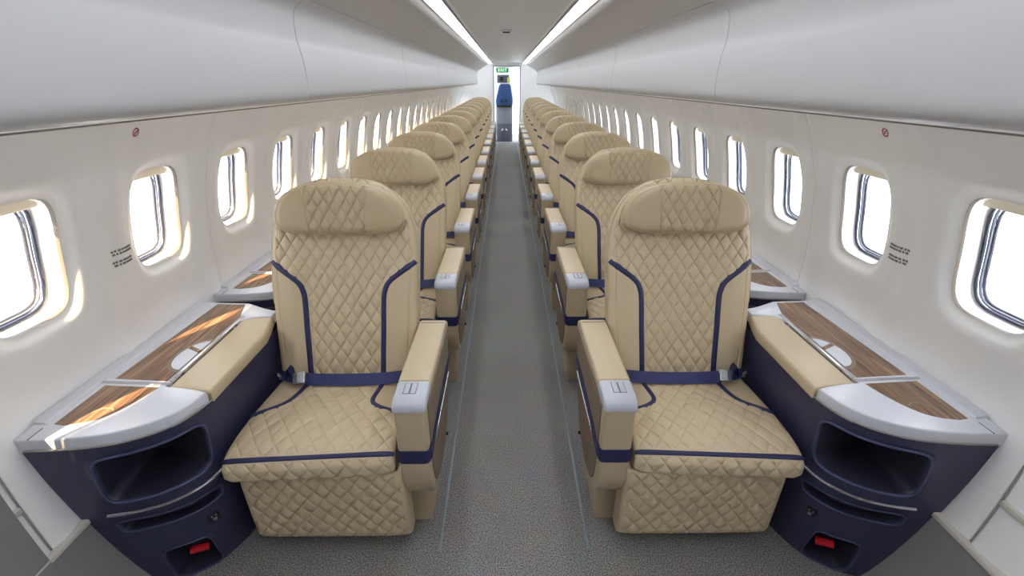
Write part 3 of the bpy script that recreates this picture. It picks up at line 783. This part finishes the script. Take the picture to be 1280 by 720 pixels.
# ------------------------------------------------------------------ placards and signs on the sidewalls
def on_wall(s, y, z, dy=0, dz=0, off=.013):
    t = y+dy-min(wins, key=lambda c: abs(c-y-dy))
    return np.array([float(prof(z+dz))+float(rib(t))-off+.0105, y+dy, z+dz])
for s in (1, -1):
    # no smoking sign
    y0, z0 = 1.485, 1.368; O = tuple(on_wall(s, y0, z0))
    r = empty('no_smoking_sign', (s*O[0], O[1], O[2]))
    n = 40; m_ = MB()
    def disc(rad, off, hole=0):
        q = MB(); aa = np.linspace(0, 2*math.pi, n, endpoint=False)
        A0 = np.array([on_wall(s, y0, z0, rad*math.cos(t), rad*math.sin(t), off) for t in aa]); A1 = np.array([on_wall(s, y0, z0, hole*math.cos(t), hole*math.sin(t), off) for t in aa])
        B0 = A0+[.002, 0, 0]
        q.grid(np.array([B0, A0, A1]), cv=True); return q
    make('plate', disc(.0150, .0125, .0001), 'pure', r, O, s)
    make('ring', disc(.0130, .0132, .0092), 'sign_red', r, O, s)
    q = MB(); d = 1 if s > 0 else -1
    q.tube([on_wall(s, y0, z0, d*t*.0078, -t*.0078, .0134) for t in (-1, 1)], .0018, 6, flat=.4); make('slash', q, 'sign_red', r, O, s)
    q = MB(); q.tube([on_wall(s, y0, z0, t*.007, -.001, .0126) for t in (-1, 1)], .0016, 6, flat=.4); q.tube([on_wall(s, y0, z0, .007+.0006*t, .003+.002*t, .0126) for t in (-1, 1)], .0008, 6); make('cigarette', q, 'black', r, O, s)
    tag(r, f'small round red no smoking sign high on the {SIDE[s]} sidewall', 'sign')
    # two lines of small print
    y0, z0 = 1.412, .998; O = tuple(on_wall(s, y0, z0, off=.012))
    r = empty('placard', (s*O[0], O[1], O[2]))
    rnd = random.Random(7)
    for b, zc in enumerate((.018, -.018)):
        q = MB()
        for l, dz in enumerate((.0062, -.0045)):
            t = -.040+.004*l
            while t < .038-.004*l:
                w = rnd.uniform(.006, .014); w = min(w, .040-t)
                c0 = on_wall(s, y0, z0, t+w/2, zc+dz, .0122)
                q.box(c0-np.array([.0008, w/2, .0032]), c0+np.array([.0008, w/2, .0032])); t += w+.0032
        make('printed_text', q, 'ink', r, O, s)
    q = MB(); q.grid([[on_wall(s, y0, z0, a, b, .0112) for a in np.linspace(-.046, .046, 15)] for b in (-.032, 0, .032)]); make('plate', q, 'white', r, O, s)
    tag(r, f'small placard of grey print on the {SIDE[s]} sidewall between the two nearest windows', 'placard')

# ------------------------------------------------------------------ far end: doorway, jump seat, exit sign
FY = FAR+.22
r = empty('jump_seat', (-.10, FY, 0)); O = (-.10, FY, 0)
m_ = MB(); m_.box((-.300, FY, .0), (.135, FY+.12, .90), .012); lp = make('lower_panel', m_, 'grey_panel', r, O)
m_ = MB(); m_.box((-.285, FY-.006, .015), (.120, FY+.01, .47), .006); make('kick_panel', m_, 'dark_panel', lp, O)
m_ = MB(); m_.prism([(-.300, .92), (.140, .92), (.150, 1.06), (.090, 1.40), (.060, 1.45), (-.170, 1.45), (-.215, 1.40), (-.305, 1.06)], 1, FY-.045, FY+.11, .02, 3)
bkr = make('backrest', m_, 'blue', r, O); bkr['label'] = 'blue leather backrest'
m_ = MB()
for x in (-.155, -.02): m_.tube([(x-.02, FY-.05, 1.0), (x-.015, FY-.055, 1.07), (x+.015, FY-.055, 1.07), (x+.02, FY-.05, 1.0)], .016, 8)
make('harness', m_, 'black', bkr, O)
m_ = MB(); m_.box((-.285, FY-.07, .885), (.125, FY+.0, .935), .015); make('seat_pad', m_, 'black', r, O)
m_ = MB()
for cx, sg in ((-.115, -1), (-.035, 1)):
    for k in range(3):
        a = R(90+sg*(-30+35*k)); p0 = np.array([cx*.6-.035, FY-.009, .31]); p1 = p0+np.array([sg*.055*(.6+.3*k), 0, .035-.028*k])
        m_.tube([p0+np.array([sg*.008, 0, 0]), (p0+p1)/2+np.array([0, 0, .006]), p1], .010, 6, flat=.8)
make('emblem', m_, 'pure', lp, O)
tag(r, 'blue folded jump seat over a grey panel with white emblem in the far doorway', 'jump seat')

r = empty('exit_sign', (-.12, FAR+.06, 1.77)); O = (-.12, FAR+.06, 1.77)
m_ = MB(); m_.box((-.285, FAR+.045, 1.705), (.045, FAR+.09, 1.835), .008); make('housing', m_, 'pure', r, O)
m_ = MB(); m_.box((-.270, FAR+.038, 1.722), (.030, FAR+.05, 1.815), .003); make('panel', m_, 'green', r, O)
cu = bpy.data.curves.new('lettering', 'FONT'); cu.body = 'EXIT'; cu.size = .10; cu.align_x = 'CENTER'; cu.align_y = 'CENTER'; cu.extrude = .002
t = bpy.data.objects.new('lettering', cu); COL.objects.link(t); t.parent = r; t.location = (0, -.026, 0); t.rotation_euler = (R(90), 0, 0); t.scale = (1.15, 1, 1)
cu.materials.append(M['exit_text'])
bpy.context.view_layer.update(); _me = bpy.data.meshes.new_from_object(t.evaluated_get(bpy.context.evaluated_depsgraph_get())); _t2 = bpy.data.objects.new('exit_lettering', _me); COL.objects.link(_t2); _t2.parent = r; _t2.location = t.location; _t2.rotation_euler = t.rotation_euler; _t2.scale = t.scale; bpy.data.objects.remove(t)
tag(r, 'small green exit sign above the doorway at the far end of the aisle', 'sign')

r = empty('attendant_panel', (-.12, FAR+.2, 1.58)); O = (-.12, FAR+.2, 1.58)
m_ = MB(); m_.box((-.262, FAR+.17, 1.475), (.045, FAR+.23, 1.665), .01); make('body', m_, 'dark_panel', r, O)
m_ = MB(); m_.box((.0, FAR+.162, 1.48), (.075, FAR+.172, 1.60), .004); p = make('label_plate', m_, 'yellow', r, O); p['label'] = 'pale yellow label'
m_ = MB(); m_.box((-.20, FAR+.150, 1.52), (-.10, FAR+.175, 1.62), .008); make('handset', m_, 'black', r, O)
tag(r, 'slate grey attendant panel with yellow label above the blue jump seat', 'panel')
# galley side wall behind the jump seat and doorway trim
m_ = MB(); m_.box((-.355, FAR+.36, 0), (.155, FAR+.42, 2.0)); o = make('wall_partition', m_, 'white'); tag(o, 'white partition behind the blue jump seat', 'wall', kind='structure')
m_ = MB(); m_.box((-.362, FAR-.012, 0), (-.338, FAR+.06, 1.86), .004); m_.box((.318, FAR-.012, 0), (.342, FAR+.06, 1.86), .004); m_.box((-.362, FAR-.012, 1.848), (.342, FAR+.06, 1.872), .004)
trim(m_, 'grey_panel', 'grey frame around the doorway at the far end of the aisle')

# ------------------------------------------------------------------ light
w = bpy.data.worlds.new('World'); SC.world = w; w.use_nodes = True
bg = w.node_tree.nodes['Background']; bg.inputs['Color'].default_value = (.90, .945, 1, 1); bg.inputs['Strength'].default_value = 3.4
def sun(d, strength, col, ang=.6):
    l = bpy.data.lights.new('sun', 'SUN'); l.energy = strength; l.angle = R(ang); l.color = col
    o = bpy.data.objects.new('sun', l); COL.objects.link(o); o.rotation_euler = Vector(d).to_track_quat('-Z', 'Y').to_euler()
sun((.43, 1.02, -1.0), 12, (1, .74, .42))
# galley downlight beyond the doorway
l = bpy.data.lights.new('galley_lamp', 'AREA'); l.shape = 'RECTANGLE'; l.size = .5; l.size_y = 1.2; l.energy = 9; l.color = (.9, .95, 1)
o = bpy.data.objects.new('galley_lamp', l); COL.objects.link(o); o.location = (.35, FAR+1.3, 1.98)

# ------------------------------------------------------------------ camera
cam = bpy.data.cameras.new('camera'); cam.sensor_fit = 'HORIZONTAL'; cam.sensor_width = 36; cam.lens = 580/1280*36; cam.clip_start = .02
co = bpy.data.objects.new('camera', cam); COL.objects.link(co); SC.camera = co
th, ps, ro = R(24.0), R(.677), R(-.094)
F = Vector((math.sin(ps)*math.cos(th), math.cos(ps)*math.cos(th), -math.sin(th))); Rt = Vector((math.cos(ps), -math.sin(ps), 0)); D = F.cross(Rt)
r2 = Rt*math.cos(ro)+D*math.sin(ro); d2 = -Rt*math.sin(ro)+D*math.cos(ro)
mt = Matrix((r2, -d2, -F)).transposed().to_4x4(); mt.translation = Vector((-.0224, 0, 1.51)); co.matrix_world = mt

SC.view_settings.view_transform = 'Standard'; SC.view_settings.look = 'None'; SC.view_settings.exposure = 1.1; SC.view_settings.gamma = 1
SC.view_settings.use_curve_mapping = False
SC.cycles.use_denoising = True
SC.cycles.max_bounces = 14; SC.cycles.diffuse_bounces = 8; SC.cycles.transparent_max_bounces = 12
SC.cycles.caustics_reflective = False; SC.cycles.sample_clamp_indirect = 8
